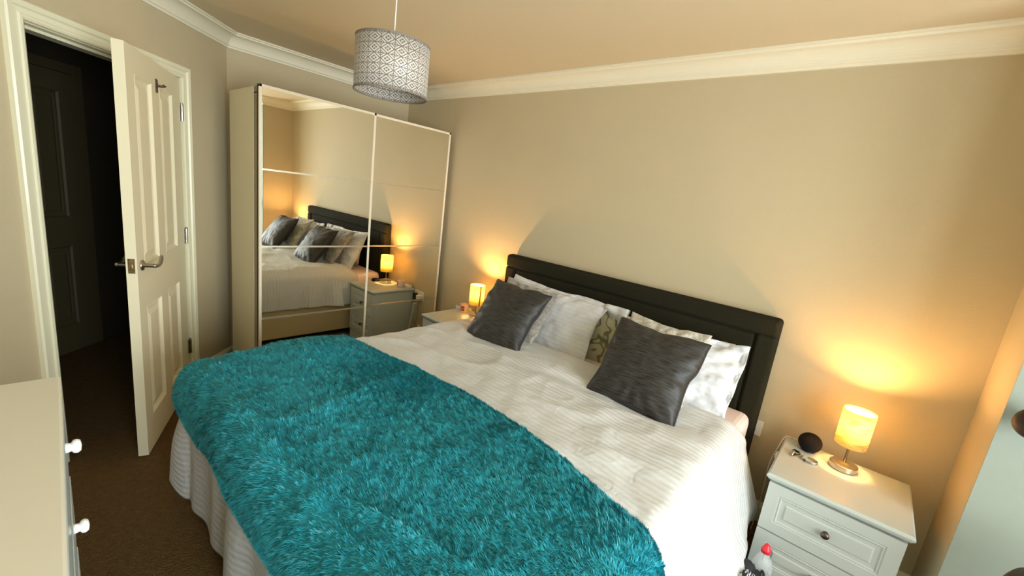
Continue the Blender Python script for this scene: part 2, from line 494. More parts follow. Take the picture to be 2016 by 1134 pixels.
# bay wall with the window
WY0, WY1, WZ0, WZ1 = -.42, 1.75, .40, 2.25
bm = bmesh.new()
bx(bm, X_BAY, X_BAY + .15, Y_NEAR - T, WY0, 0, H_CEIL); bx(bm, X_BAY, X_BAY + .15, WY1, Y_REV, 0, H_CEIL)
bx(bm, X_BAY, X_BAY + .15, WY0, WY1, 0, WZ0); bx(bm, X_BAY, X_BAY + .15, WY0, WY1, WZ1, H_CEIL)
struct(obj('wall_window', bm, M['wall']))
w1 = bmesh.new()
for y0, y1 in ((WY0, WY0 + .06), (WY1 - .06, WY1), ((WY0 + WY1) / 2 - .04, (WY0 + WY1) / 2 + .04)):
    bx(w1, X_BAY + .05, X_BAY + .11, y0, y1, WZ0, WZ1)
bx(w1, X_BAY + .05, X_BAY + .11, WY0, WY1, WZ0, WZ0 + .06); bx(w1, X_BAY + .05, X_BAY + .11, WY0, WY1, WZ1 - .06, WZ1)
w1 = struct(obj('window_1', w1, M['white_plastic'], bevel=.004))
obj('window_pane', box(X_BAY + .078, X_BAY + .082, WY0 + .05, WY1 - .05, WZ0 + .05, WZ1 - .05), M['glass'], w1)
obj('window_sill', box(X_BAY - .10, X_BAY + .05, WY0 - .04, WY1 + .04, WZ0 - .03, WZ0), M['white_paint'], w1, bevel=.008)
struct(obj('wall_near', box(A1.x - .1, X_BAY + .15, Y_NEAR - T, Y_NEAR, 0, H_CEIL), M['wall']))

def W(s, d=0, z=0):       # point on the angled wall; d = distance into the room
    return A0 + U * s + N * d + Vector((0, 0, z))
MW = Matrix(((U.x, N.x, 0, A0.x), (U.y, N.y, 0, A0.y), (0, 0, 1, 0), (0, 0, 0, 1)))    # local (s, d, z) -> world
bm = bmesh.new()
TW = .12
bx(bm, -.05, S_OR, -TW, 0, 0, H_CEIL, MW); bx(bm, S_OL, S_END + .03, -TW, 0, 0, H_CEIL, MW); bx(bm, S_OR, S_OL, -TW, 0, Z_OP, H_CEIL, MW)
struct(obj('wall_entrance', bm, M['wall']))

# cornice along every wall (one trim)
prof = [(0, 0), (.012, 0), (.014, .012), (.020, .014)]
for i in range(9):
    a = i / 8 * PI / 2
    prof.append((.022 + .058 * (1 - math.cos(a)), .016 + .060 * math.sin(a)))
prof += [(.084, .078), (.086, .086), (.096, .088), (.096, .097), (0, .097)]
path = [(X_BAY, Y_NEAR), (X_BAY, Y_REV), (X_RIGHT, Y_REV), (X_RIGHT, Y_HEAD), (X_LEFT, Y_HEAD), (A0.x, A0.y), (A1.x, A1.y), (X_BAY - .001, Y_NEAR)]
struct(obj('trim_1', sweep(path, prof, z0=H_CEIL - .097), M['cornice']))
# skirting
sk = [(0, 0), (.018, 0), (.018, .085), (.012, .10), (.006, .11), (0, .11)]
struct(obj('baseboard_back', sweep([(X_RIGHT, Y_REV), (X_RIGHT, Y_HEAD), (X_LEFT, Y_HEAD), (A0.x, A0.y), tuple(W(S_OR - .085)[:2])], sk), M['gloss'], bevel=.002))
struct(obj('baseboard_near', sweep([tuple(W(S_OL + .085)[:2]), (A1.x, A1.y), (X_BAY, Y_NEAR), (X_BAY, Y_REV), (X_RIGHT, Y_REV)], sk), M['gloss'], bevel=.002))

# door lining and architrave
bm = bmesh.new()
bx(bm, S_OR - .002, S_OR + .0, -TW - .005, .004, 0, Z_OP, MW)
bx(bm, S_OL, S_OL + .002, -TW - .005, .004, 0, Z_OP, MW)
# door stop strips
bx(bm, S_OL - .014, S_OL, -TW, -.045, 0, Z_OP, MW); bx(bm, S_OR, S_OR + .014, -TW, -.045, 0, Z_OP, MW)
bx(bm, S_OR, S_OL, -TW, -.045, Z_OP - .014, Z_OP, MW); bx(bm, S_OR, S_OL, -TW - .005, .004, Z_OP - .002, Z_OP, MW)
struct(obj('trim_2', bm, M['gloss']))
def architrave(name, side):
    bm = bmesh.new()
    pf = [(.006, 0), (.006, .014), (.014, .019), (.024, .019), (.028, .013), (.046, .015), (.052, .022), (.070, .024), (.076, .018), (.078, 0)]
    loops = []
    for (s, sg) in ((S_OR, -1), (S_OL, 1)):
        for z, top in ((0, False), (Z_OP, True)):
            loops.append([(s + sg * o_, d * side, z + (o_ if top else 0)) for o_, d in pf])
    order = [loops[0], loops[1], loops[3], loops[2]]
    rings = []
    for lp in order:
        rings.append([bm.verts.new(MW @ Vector((a, (b if side > 0 else b - TW), c))) for a, b, c in lp])
    k = len(pf)
    for a, b in zip(rings, rings[1:]):
        for i in range(k):
            j = (i + 1) % k
            bm.faces.new((a[i], a[j], b[j], b[i]))
    bm.faces.new(rings[0]); bm.faces.new(rings[-1][::-1])
    return struct(obj(name, bm, M['gloss']))
architrave('trim_3', 1); architrave('trim_4', -1)

# panelled door leaf in local coordinates (x along width from hinge, y = face side, z)
def panel_face(bm, w, h, panels, y, sgn):
    """front face at y with moulded recessed panels"""
    xs = sorted(set([0, w] + [v for p in panels for v in (p[0], p[1])]))
    zs = sorted(set([0, h] + [v for p in panels for v in (p[2], p[3])]))
    def inp(x0, x1, z0, z1):
        for p in panels:
            if x0 >= p[0] - 1e-6 and x1 <= p[1] + 1e-6 and z0 >= p[2] - 1e-6 and z1 <= p[3] + 1e-6: return True
        return False
    cache = {}
    def v(x, yy, z):
        k = (round(x, 5), round(yy, 5), round(z, 5))
        if k not in cache: cache[k] = bm.verts.new((x, yy, z))
        return cache[k]
    for x0, x1 in zip(xs, xs[1:]):
        for z0, z1 in zip(zs, zs[1:]):
            if not inp(x0, x1, z0, z1):
                bm.faces.new((v(x0, y, z0), v(x1, y, z0), v(x1, y, z1), v(x0, y, z1)))
    steps = [(0, 0), (.006, .002), (.016, -.010), (.026, -.013), (.036, -.012), (.060, -.004), (.064, -.004)]
    for p in panels:
        prev = None
        for ins, dp in steps:
            c = [v(p[0] + ins, y + sgn * dp, p[2] + ins), v(p[1] - ins, y + sgn * dp, p[2] + ins), v(p[1] - ins, y + sgn * dp, p[3] - ins), v(p[0] + ins, y + sgn * dp, p[3] - ins)]
            if prev:
                for i in range(4):
                    j = (i + 1) % 4
                    bm.faces.new((prev[i], prev[j], c[j], c[i]))
            prev = c
        bm.faces.new(prev)

def door_leaf(w, h, t, panels):
    bm = bmesh.new()
    panel_face(bm, w, h, panels, 0, 1); panel_face(bm, w, h, panels, -t, -1)
    for (a, b) in (((0, 0), (0, h)), ((0, h), (w, h)), ((w, h), (w, 0)), ((w, 0), (0, 0))):
        f = [bm.verts.new((a[0], 0, a[1])), bm.verts.new((b[0], 0, b[1])), bm.verts.new((b[0], -t, b[1])), bm.verts.new((a[0], -t, a[1]))]
        bm.faces.new(f)
    bmesh.ops.remove_doubles(bm, verts=bm.verts, dist=1e-5)
    return bm
HIN = W(S_OR + .004, .006)
free = Vector((-2.587, .334, 0))
dv = (free - HIN); dv.z = 0
DW = dv.length; da = math.atan2(dv.y, dv.x)
PAN = [(.165, .400, .18, .775), (.515, .750, .18, .775), (.165, .400, .985, 1.865), (.515, .750, .985, 1.865)]
d1 = obj('door_1', door_leaf(DW, 1.975, .042, PAN), M['door'], loc=(HIN.x, HIN.y, .008)); d1.rotation_euler = (0, 0, da)
struct(d1)
def lever(sgn, y0):
    hd = obj('handle', lathe([(0, 0), (.026, 0), (.026, .006), (.023, .009), (.010, .010), (.009, .045), (0, .045)], 28, mtx=Matrix.Translation((DW - .055, y0, .995)) @ Matrix.Rotation(-sgn * PI / 2, 4, 'X')), M['chrome'], d1, smooth=True, bevel=0)
    pts = []
    for i in range(11):
        t = i / 10
        pts.append((DW - .055 - .125 * t, y0 + sgn * (.047 + .006 * math.sin(t * PI)), .995 - .012 * math.sin(t * PI) + .026 * t * t))
    tb = tube(pts, [.010, .0095, .009, .0088, .0088, .009, .0092, .0095, .0095, .009, .006], 12)
    obj('lever', tb, M['chrome'], hd, smooth=True)
    return hd
lever(1, 0); lever(-1, -.042)
obj('latch_plate', box(DW - .001, DW + .0015, -.034, -.008, .965, 1.035), M['brass'], d1)
obj('latch_bolt', box(DW, DW + .008, -.027, -.015, .99, 1.01), M['brass'], d1, bevel=.002)
for hz in (1.785, 1.03, .275):
    bm = bmesh.new()
    for k in range(3):
        lathe([(0, -.048 + k * .033), (.0075, -.048 + k * .033), (.0075, -.017 + k * .033), (0, -.017 + k * .033)], 14, bm, Matrix.Translation((-.004, .009, hz)))
    lathe([(0, .050), (.005, .050), (.006, .056), (0, .058)], 14, bm, Matrix.Translation((-.004, .009, hz)))
    bx(bm, -.002, .022, .000, .0025, hz - .048, hz + .048)
    obj('hinge', bm, M['chrome'], d1)
bm = box(.425, .455, 0, .004, 1.83, 1.895)
tube([(.44, .004, 1.865), (.44, .018, 1.863), (.44, .032, 1.866), (.44, .036, 1.872)], [.006, .006, .0065, .009], 10, bm)
obj('coat_hook', bm, M['dark_metal'], d1)

# hallway behind the doorway
def WH(s, d): return MW @ Vector((s, d, 0))
HD = -1.085
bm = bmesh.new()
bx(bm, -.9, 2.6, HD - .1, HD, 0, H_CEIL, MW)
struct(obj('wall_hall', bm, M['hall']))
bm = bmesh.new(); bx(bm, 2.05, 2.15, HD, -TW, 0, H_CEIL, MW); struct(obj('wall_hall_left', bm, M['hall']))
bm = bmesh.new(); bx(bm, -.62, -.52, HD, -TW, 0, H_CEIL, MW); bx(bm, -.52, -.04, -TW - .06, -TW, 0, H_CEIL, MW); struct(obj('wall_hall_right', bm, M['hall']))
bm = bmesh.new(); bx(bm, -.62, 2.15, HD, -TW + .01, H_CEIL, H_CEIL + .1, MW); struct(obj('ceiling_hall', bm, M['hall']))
MH = Matrix.Translation(W(-.03, HD + .002)) @ Matrix.Rotation(math.atan2(U.y, U.x), 4, 'Z')
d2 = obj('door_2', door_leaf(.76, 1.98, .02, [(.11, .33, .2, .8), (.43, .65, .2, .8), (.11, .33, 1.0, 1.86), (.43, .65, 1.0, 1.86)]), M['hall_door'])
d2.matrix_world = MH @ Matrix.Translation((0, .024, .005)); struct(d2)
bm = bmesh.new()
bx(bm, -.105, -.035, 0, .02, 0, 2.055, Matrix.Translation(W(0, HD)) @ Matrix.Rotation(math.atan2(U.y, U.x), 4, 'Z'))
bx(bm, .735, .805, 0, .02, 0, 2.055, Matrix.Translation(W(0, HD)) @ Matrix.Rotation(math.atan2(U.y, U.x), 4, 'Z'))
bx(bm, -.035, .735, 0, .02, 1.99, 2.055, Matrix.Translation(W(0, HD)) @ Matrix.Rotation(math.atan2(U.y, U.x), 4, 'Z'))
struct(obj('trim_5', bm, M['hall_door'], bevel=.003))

# ------------------------------------------------------------------ wardrobe
WX, WB, WY_0, WY_1, WH_ = -2.965, -3.53, .977, 2.475, 2.012
wd = thing('wardrobe', 'tall cream wardrobe with two mirrored sliding doors against the left wall', 'wardrobe', (-3.28, 1.72, 0))
wl = (3.28, -1.72, 0)
def wpart(name, bm, m, par=None, **k):
    o = obj(name, bm, m, par or wd, **k)
    if par is None: o.location = wl
    return o
wpart('side_panel', box(WB, -3.072, WY_0 + .004, WY_0 + .024, .0, 2.005), M['cream_lam'], bevel=.001)
wpart('side_panel', box(WB, -3.072, WY_1 - .024, WY_1 - .004, .0, 2.005), M['cream_lam'], bevel=.001)
wpart('carcass', box(WB, -3.085, WY_0 + .024, WY_1 - .024, .06, 2.003), M['cream_lam'])
bm = box(-3.072, -3.004, WY_0 + .006, WY_1 - .002, 1.965, 2.004)
bx(bm, -3.072, -2.975, WY_0 + .006, WY_1 - .002, .0, .055)
bx(bm, -3.072, -3.018, WY_0 + .006, WY_0 + .020, .05, 1.97)
wpart('sliding_rail', bm, M['ward_edge'])
YM = 1.752
def sliding_door(x, y0, y1, t=.016):
    z0, z1 = .022, WH_
    bm = bmesh.new()
    e = .016
    bx(bm, x - t, x, y0, y0 + e, z0, z1); bx(bm, x - t, x, y1 - e, y1, z0, z1)
    bx(bm, x - t, x, y0, y1, z0, z0 + e); bx(bm, x - t, x, y0, y1, z1 - e, z1)
    bx(bm, x - t, x - t + .006, y0 + e, y1 - e, z0 + e, z1 - e)
    d = wpart('sliding_door', bm, M['ward_frame'], bevel=.001)
    hs = [z0 + e, .547, 1.035, 1.520, z1 - e]
    for k in range(4):
        a = hs[k] + (.0055 if k > 0 else 0); b = hs[k + 1] - (.0055 if k < 3 else 0)
        wpart('mirror_panel', box(x - t + .006, x - .003, y0 + e, y1 - e, a, b), M['mirror'], d)
    for k in range(1, 4):
        wpart('divider_strip', box(x - t + .006, x - .0005, y0 + e, y1 - e, hs[k] - .0055, hs[k] + .0055), M['strip'], d)
    return d
sliding_door(WX, WY_0, YM)
sliding_door(WX - .018, YM - .01, WY_1)
wpart('door_seal', box(WX - .035, WX - .028, WY_0 + .001, WY_0 + .006, .02, WH_), M['black_gap'])

# ------------------------------------------------------------------ bed
BX0, BX1, BY0, BY1 = -2.11, -.31, .42, 2.43
bed = thing('bed', 'large double bed with charcoal padded headboard and beige divan base', 'bed', (-1.21, 1.43, 0))
bl = (1.21, -1.43, 0)
def bpart(name, bm, m, par=None, **k):
    o = obj(name, bm, m, par or bed, **k)
    if par is None: o.location = bl
    return o
bpart('divan_base', box(BX0 + .01, BX1 - .01, BY0 + .01, BY1, .05, .36), M['divan'], bevel=.012)
for x in (BX0 + .1, BX1 - .1):
    for y in (BY0 + .12, (BY0 + BY1) / 2, BY1 - .12):
        bpart('castor', lathe([(0, 0), (.025, 0), (.03, .01), (.03, .05), (0, .05)], 16, mtx=Matrix.Translation((x, y, 0))), M['dark_metal'], smooth=False)
o = bpart('mattress', box(BX0, BX1, BY0, BY1 - .002, .36, .605), M['mattress'], bevel=.045, seg=4)
o['label'] = 'pale pink fitted sheet over the mattress'
# headboard
HX0, HX1, HZ1, HY = -2.142, -.288, 1.118, 2.432
bpart('headboard', box(HX0, HX1, HY + .012, HY + .078, .30, HZ1), M['headboard'], bevel=.022, seg=4)
hbd = [c for c in bed.children if c.name.startswith('headboard')][0]
bw = .098
def rolled(x0, x1, z0, z1):
    return box(x0, x1, HY - .006, HY + .04, z0, z1)
bpart('padded_border', rolled(HX0 + .002, HX1 - .002, HZ1 - bw, HZ1 - .001), M['headboard'], hbd, bevel=.022, seg=4)
bpart('padded_border', rolled(HX0 + .002, HX0 + bw, .36, HZ1 - bw + .006), M['headboard'], hbd, bevel=.020, seg=4)
bpart('padded_border', rolled(HX1 - bw, HX1 - .002, .36, HZ1 - bw + .006), M['headboard'], hbd, bevel=.020, seg=4)
bpart('centre_panel', box(HX0 + bw + .004, HX1 - bw - .004, HY, HY + .04, .36, HZ1 - bw - .004), M['headboard'], hbd, bevel=.016, seg=4)

# --- cloth surface shared by duvet and blanket
RC = .085
ex0, ex1, ey0 = BX0 - .02, BX1 + .045, BY0 - .02
def cloth(u, v, off=0.0, lift=0.0):
    """u, v flat cloth coordinates (metres, world-aligned on top) -> x, y, z"""
    ix0, ix1, iy0 = ex0 + RC, ex1 - RC, ey0 + RC
    a = np.where(u < ix0, u - ix0, np.where(u > ix1, u - ix1, 0.0))
    b = np.where(v < iy0, v - iy0, 0.0)
    aa, ab = np.abs(a), np.abs(b)
    d = (aa ** 4 + ab ** 4) ** .25
    hyp = np.sqrt(a * a + b * b) + 1e-9
    nx, ny = a / hyp, b / hyp
    bxp = u - a; byp = v - b
    L = RC * PI / 2
    kx = np.where(a > 0, .36, .05)
    kk = kx * np.abs(nx) + .045 * np.abs(ny)
    ang = np.clip(d / RC, 0, PI / 2)
    ov = np.maximum(d - L, 0)
    out = RC * np.sin(ang) + kk * ov
    down = RC * (1 - np.cos(ang)) + ov * np.sqrt(1 - kk * kk)
    # folds on the hanging part
    bpx, bpy = bxp + nx * .35, byp + ny * .35
    fold = fbm(bpx * 5.5 + 3, bpy * 5.5 + 40, 2) * .085 + np.sin(bpx * 23 + bpy * 19 + 3 * vn(bpx * 3, bpy * 3)) * .010
    fold = fold * sstep(ov, 0, .35)
    fold = np.where(a > 0, fold * .45, fold)
    out = out + fold
    top = .018 * fbm(u * 2.3 + 5, v * 2.3 + 9, 2) + .014 * (np.abs(vn(u * 5 + v * 3 + 50, v * 6 - u * 2)) - .15)
    # long wrinkles
    ridge = 1 - np.abs(vn(u * 3.1 + v * 1.2 + 7, v * 4.3 - u * 1.4 + 2)) * 3.2
    ridge = np.clip(ridge, 0, 1) ** 3
    top = top + .011 * ridge
    r2 = np.clip(1 - np.abs(vn(u * 6.5 + v * 4 + 21, v * 9.5 - u * 3 + 12)) * 3.6, 0, 1) ** 2
    top = top + .006 * r2 * (.4 + fbm(u * 3, v * 3 + 60, 1)) + .004 * fbm(u * 12 + 3, v * 20 + 8, 2)
    top = top * (1 - sstep(d, RC, RC * 3))
    h = TOPZ + top + lift
    # offset along the rounded normal
    sx = np.sin(ang); cz = np.cos(ang)
    out = out + off * sx; h = h + off * cz
    x = bxp + nx * out; y = byp + ny * out; z = h - down
    return x, y, z

TOPZ = .662
# duvet: u range gives side drops, v range from the foot drop to the head edge
def duvet():
    dl, dr, df = .31, .41, .60
    us = np.concatenate([np.arange(ex0 - dl, ex1 + dr, .0115)])
    vs = np.arange(ey0 - df + RC * .3, 2.15, .0115)
    Uu, Vv = np.meshgrid(us, vs, indexing='xy')
    # hem irregularities (cloth is cut straight but hangs in waves)
    X, Y, Z = cloth(Uu, Vv)
    # thicker padding near the head and quilted fullness
    puff = .018 * sstep(Vv, 1.2, 1.7) * (1 - sstep(Vv, 2.02, 2.14))
    Z = Z + puff * (1 - sstep(np.abs(Uu - (ex0 + ex1) / 2), .8, .98))
    # a soft dent line across the middle where the duvet was pulled up
    Z = Z - .020 * np.exp(-((Vv - 1.74 - .12 * (Uu + 1.2)) / .05) ** 2) * sstep(Uu, -1.3, -1.0) * (1 - sstep(Uu, -.5, -.35))
    Z = Z - .035 * sstep(Vv, 2.07, 2.15)
    cl = sstep(ex0 + .02 - Uu, 0, .25) * sstep(ey0 - Vv, 0, .3)
    X = X - .05 * cl; Z = Z + .06 * cl
    # foot corners hang lower and rest just above the carpet
    Z = np.maximum(Z, .03 + .02 * vn(Uu * 9, Vv * 9))
    hem = sstep(Uu, ex1 + dr - .09, ex1 + dr)
    X = X + hem * .03 * np.sin(Vv * 8)
    # keep clear of the bedside drawers
    lim = np.where(Y > 1.93, -.150, 9); X = np.minimum(X, lim)
    lim = np.where(Y > 1.98, -2.145, -9); X = np.maximum(X, lim)
    o = grid_obj('duvet', X, Y, Z, M['duvet'], uv=(Uu, Vv))
    s = o.modifiers.new('thick', 'SOLIDIFY'); s.thickness = .022; s.offset = -1
    return o
dv_o = tag(duvet(), 'white striped duvet hanging over the sides and foot of the bed', 'duvet')

# blanket with real pile
def blanket():
    u0, u1 = ex0 - .22, ex1 + .38
    def head_edge(u): return np.interp(u, [-2.4, -1.95, -1.6, -1.2, -.9, -.64, -.32, -.1, .2], [1.10, 1.135, 1.19, 1.215, 1.20, 1.165, 1.09, 1.02, .97])
    foot = ey0 - .125
    nu, nv = 260, 170
    us = np.linspace(u0, u1, nu); ts = np.linspace(0, 1, nv)
    Uu, Tt = np.meshgrid(us, ts, indexing='xy')
    def surf(Uu, Tt, off):
        hv = head_edge(Uu)
        ft = foot + .012 * np.sin(Uu * 11) + .02 * vn(Uu * 4, Uu * 0 + 3)
        Vv = ft + (hv - ft) * Tt
        X, Y, Z = cloth(Uu, Vv, off=.028 + off)
        # fold-over ridge close to the head edge at the left and gentle waves
        Z = Z + .045 * np.exp(-((Uu + 1.93) / .16) ** 2) * np.exp(-((Vv - .98) / .16) ** 2)
        Z = Z + .012 * np.sin(Vv * 9 + Uu * 2.5) * sstep(Vv, .5, .7)
        Z = Z - .022 * sstep(Tt, .965, 1.0)
        kl = sstep(ex0 + .10 - Uu, 0, .26)
        X = X - .085 * kl; Z = Z + .05 * kl * sstep(ey0 + .2 - Vv, 0, .3)
        Z = np.where(X > -.20, np.maximum(Z, .2), Z)
        return X, Y, Z
    X, Y, Z = surf(Uu, Tt, 0)
    o = grid_obj('blanket', X, Y, Z, M['teal'], uv=(Uu, Tt))
    s = o.modifiers.new('thick', 'SOLIDIFY'); s.thickness = .02; s.offset = -1
    # pile
    n = 260000
    u = rng.uniform(u0, u1, n); t = rng.uniform(0, 1, n)
    # a denser selvedge
    e = n // 12; t[:e] = rng.uniform(0, .02, e); t[e:2 * e // 1] = 1 - rng.uniform(0, .015, e)
    k = n // 25; u[-k:] = u0 + rng.uniform(0, .03, k)
    eps = 1e-3
    P = np.stack(surf(u, t, 0), -1)
    Pu = np.stack(surf(u + eps, t, 0), -1) - P; Pt = np.stack(surf(u, t + eps, 0), -1) - P
    Pu /= np.linalg.norm(Pu, axis=1, keepdims=True) + 1e-9; Pt /= np.linalg.norm(Pt, axis=1, keepdims=True) + 1e-9
    Nn = np.cross(Pu, Pt); Nn /= np.linalg.norm(Nn, axis=1, keepdims=True) + 1e-9
    Nn *= np.where((Nn[:, 2:3] < 0) & (np.abs(Nn[:, 2:3]) > .3), -1, 1)
    vx, vy = P[:, 0], P[:, 1] + P[:, 2]
    th = 4.2 + 1.3 * fbm(vx * 2.2, vy * 2.2, 2) + 2.2 * vn(vx * 95 + 9, vy * 95) + rng.normal(0, .28, n)
    lean = 1.1 + 1.2 * vn(vx * 80 + 77, vy * 80 + 5) + .5 * vn(vx * 22 + 7, vy * 22 + 5) + .5 * fbm(vx * 3 + 30, vy * 3 + 8, 2)
    lean = np.clip(lean, .35, 2.2)
    L = .015 * (1 + .5 * rng.normal(0, .3, n))
    L = np.clip(L, .008, .026)
    D = Pu * np.cos(th)[:, None] + Pt * np.sin(th)[:, None]
    # clumps: roots' tips are drawn together
    tipd = Nn + D * lean[:, None]; tipd /= np.linalg.norm(tipd, axis=1, keepdims=True)
    mid = P + (Nn * .8 + D * lean[:, None] * .35) / np.linalg.norm(Nn * .8 + D * lean[:, None] * .35, axis=1, keepdims=True) * (L * .5)[:, None]
    tip = mid + tipd * (L * .65)[:, None]
    S = np.cross(tipd, Nn); S /= np.linalg.norm(S, axis=1, keepdims=True) + 1e-9
    w = .0010
    co = np.empty((n, 5, 3)); co[:, 0] = P - S * w; co[:, 1] = P + S * w; co[:, 2] = mid + S * w * .9; co[:, 3] = mid - S * w * .9; co[:, 4] = tip
    me = bpy.data.meshes.new('pile')
    me.vertices.add(n * 5); me.vertices.foreach_set('co', co.reshape(-1).astype(np.float32))
    base = (np.arange(n) * 5)[:, None]
    quads = base + np.array([[0, 1, 2, 3]]); tris = base + np.array([[3, 2, 4]])
    li = np.concatenate([quads, tris], 1).reshape(-1)
    starts = (np.arange(n)[:, None] * 7 + np.array([[0, 4]])).reshape(-1)
    me.loops.add(n * 7); me.loops.foreach_set('vertex_index', li.astype(np.int32))
    me.polygons.add(n * 2); me.polygons.foreach_set('loop_start', starts.astype(np.int32))
    me.polygons.foreach_set('use_smooth', [True] * (n * 2))
    me.update(calc_edges=True); me.validate()
    me.materials.append(M['teal'])
    p = bpy.data.objects.new('pile', me); COL.objects.link(p); p.parent = o; p['kind'] = 'stuff'
    return o
tag(blanket(), 'teal fluffy blanket spread over the foot of the bed', 'blanket')

# ------------------------------------------------------------------ pillows and cushions
PK = .5
def pillow(name, w, h, t, m, flange=0.0, pinch=.06, seed=0, wr=.006, nn=56, corner=.0, p=2.6):
    """returns an object: closed pillow in local XY, thickness along Z"""
    a = np.linspace(-1, 1, nn)
    A, B = np.meshgrid(a, a, indexing='xy')
    A = np.sin(A * PI / 2) * .35 + A * .65; B = np.sin(B * PI / 2) * .35 + B * .65
    fx = w / 2 * (1 - pinch * (1 - B ** 2)) ; fy = h / 2 * (1 - pinch * (1 - A ** 2))
    sx = np.sign(A) * np.abs(A); sy = B
    X = sx * fx; Y = sy * fy
    X = X + .008 * fbm(A * 2 + seed, B * 2 + 3, 2) * 2; Y = Y + .008 * fbm(A * 2 + 9, B * 2 + seed, 2) * 2
    if flange:
        ax = np.clip(np.abs(X) / (w / 2 - flange), 0, 1); ay = np.clip(np.abs(Y) / (h / 2 - flange), 0, 1)
    else:
        ax, ay = np.abs(A), np.abs(B)
    th = np.power(np.clip((1 - ax ** p) * (1 - ay ** p), 0, 1), .5) * t / 2
    wn = wr * (fbm(X * 11 + seed * 3, Y * 11 + 5, 3)) * 1.6
    rad = np.arctan2(Y, X); edge = np.maximum(np.abs(A), np.abs(B))
    pk = wr * PK * np.sin(rad * 17 + seed + 3 * vn(X * 6, Y * 6)) * sstep(edge, .5, .85) * (1 - sstep(edge, .95, 1))
    Zt = th + wn + pk + .0025; Zb = -th + wn * .3 - .0025
    n = nn
    idx = np.arange(n * n).reshape(n, n)
    f = np.stack([idx[:-1, :-1], idx[:-1, 1:], idx[1:, 1:], idx[1:, :-1]], -1).reshape(-1, 4)
    co = np.concatenate([np.stack([X, Y, Zt], -1).reshape(-1, 3), np.stack([X, Y, Zb], -1).reshape(-1, 3)])
    fb = f[:, ::-1] + n * n
    ring = list(idx[0, :]) + list(idx[1:, -1]) + list(idx[-1, -2::-1]) + list(idx[-2:0:-1, 0])
    fs = [[ring[(i + 1) % len(ring)], ring[i], ring[i] + n * n, ring[(i + 1) % len(ring)] + n * n] for i in range(len(ring))]
    me = bpy.data.meshes.new(name)
    faces = f.tolist() + fb.tolist() + [[int(v) for v in q] for q in fs]
    me.from_pydata(co.tolist(), [], faces)
    me.materials.append(m)
    uvl = me.uv_layers.new(name='UVMap')
    li = np.array([v for q in faces for v in q])
    uvl.data.foreach_set('uv', np.stack([co[li, 0], co[li, 1]], -1).reshape(-1).astype(np.float32))
    me.polygons.foreach_set('use_smooth', [True] * len(me.polygons))
    o = bpy.data.objects.new(name, me); COL.objects.link(o)
    o['_ring'] = 0
    del o['_ring']
    rp = [Vector(((co[i] + co[i + n * n]) / 2).tolist()) for i in ring]
    return o, rp

def lean(o, c, deg, yaw=0, roll=0):
    L = math.radians(deg)
    m = Matrix.Rotation(math.radians(yaw), 4, 'Z') @ Matrix.Rotation(L, 4, 'X') @ Matrix.Rotation(math.radians(roll), 4, 'Z')
    o.matrix_world = Matrix.Translation(c) @ m

# rear pillows
o, _ = pillow('pillow', .74, .44, .09, M['leaf'], seed=1, wr=.008)
lean(o, (-1.42, 2.352, .742), 82, 0, 1); leafp = o; tag(o, 'sage green leaf print pillow with a white flap, between the white pillow and right cushion', 'pillow', 'bed pillows against the headboard')
o, _ = pillow('pillow', .66, .46, .09, M['pillow_cream'], seed=5, wr=.008)
lean(o, (-.78, 2.352, .712), 82, 0, 1); tag(o, 'cream pillow behind the right dark cushion, beside the leaf print pillow', 'pillow', 'bed pillows against the headboard')
o, _ = pillow('pillow', .79, .47, .14, M['pillow_white'], flange=.03, seed=2, wr=.010, p=3.4)
lean(o, (-1.570, 2.232, .778), 64, 0, -1.5); tag(o, 'large white pillow at the headboard end farther from the window', 'pillow', 'bed pillows against the headboard')
o, _ = pillow('pillow', .60, .46, .15, M['pillow_white'], flange=.035, seed=8, wr=.024)
lean(o, (-.672, 2.232, .758), 62, 0, 0); tag(o, 'rumpled white pillow behind the cushion nearest the window', 'pillow', 'bed pillows against the headboard')
ga, gb = np.meshgrid(np.linspace(0, 1, 14), np.linspace(0, 1, 14), indexing='xy')
fx_ = .235 + .145 * ga; fy_ = .225 - gb * (.045 + .10 * ga)
fo = grid_obj('pillowcase_flap', fx_, fy_, .030 + .035 * np.sin(PI * np.clip(gb + .15, 0, 1)) * (1 - .4 * ga) + .006 * np.sin(ga * 9), M['pillow_white'], leafp, uv=(fx_, fy_))
fo.modifiers.new('thick', 'SOLIDIFY').thickness = .004
fo['label'] = 'white folded flap of the pillowcase'
# plush cushions
def cushion(c, w, h, t, m, deg, yaw, roll, seed, label, pipe=None, wr=.004):
    o, ring = pillow('cushion', w, h, t, m, seed=seed, wr=wr, pinch=.075, p=2.4)
    if pipe:
        q = tube(ring[::2], .0048, 6, closed=True)
        obj('piping', q, pipe, o, smooth=True)
    lean(o, c, deg, yaw, roll)
    tag(o, label, 'cushion', 'cushions leaning on the pillows')
    return o
cushion((-1.685, 2.100, .828), .44, .40, .09, M['fur_grey'], 54, 2, -2, 12, 'mottled grey plush cushion behind the left dark cushion', wr=.008)
cushion((-.750, 2.092, .836), .43, .40, .09, M['fur_beige'], 54, 0, -1, 22, 'pale beige plush cushion behind the right dark cushion', wr=.008)
cushion((-1.640, 1.925, .825), .445, .44, .155, M['cushion'], 53, 0, 0, 31, 'dark grey piped square cushion nearer the wardrobe', M['cushion_pipe'], wr=.006)
cushion((-.720, 1.920, .822), .46, .44, .155, M['cushion'], 53, 0, -.5, 44, 'dark grey piped square cushion nearer the lamp with the black speaker', M['cushion_pipe'], wr=.006)

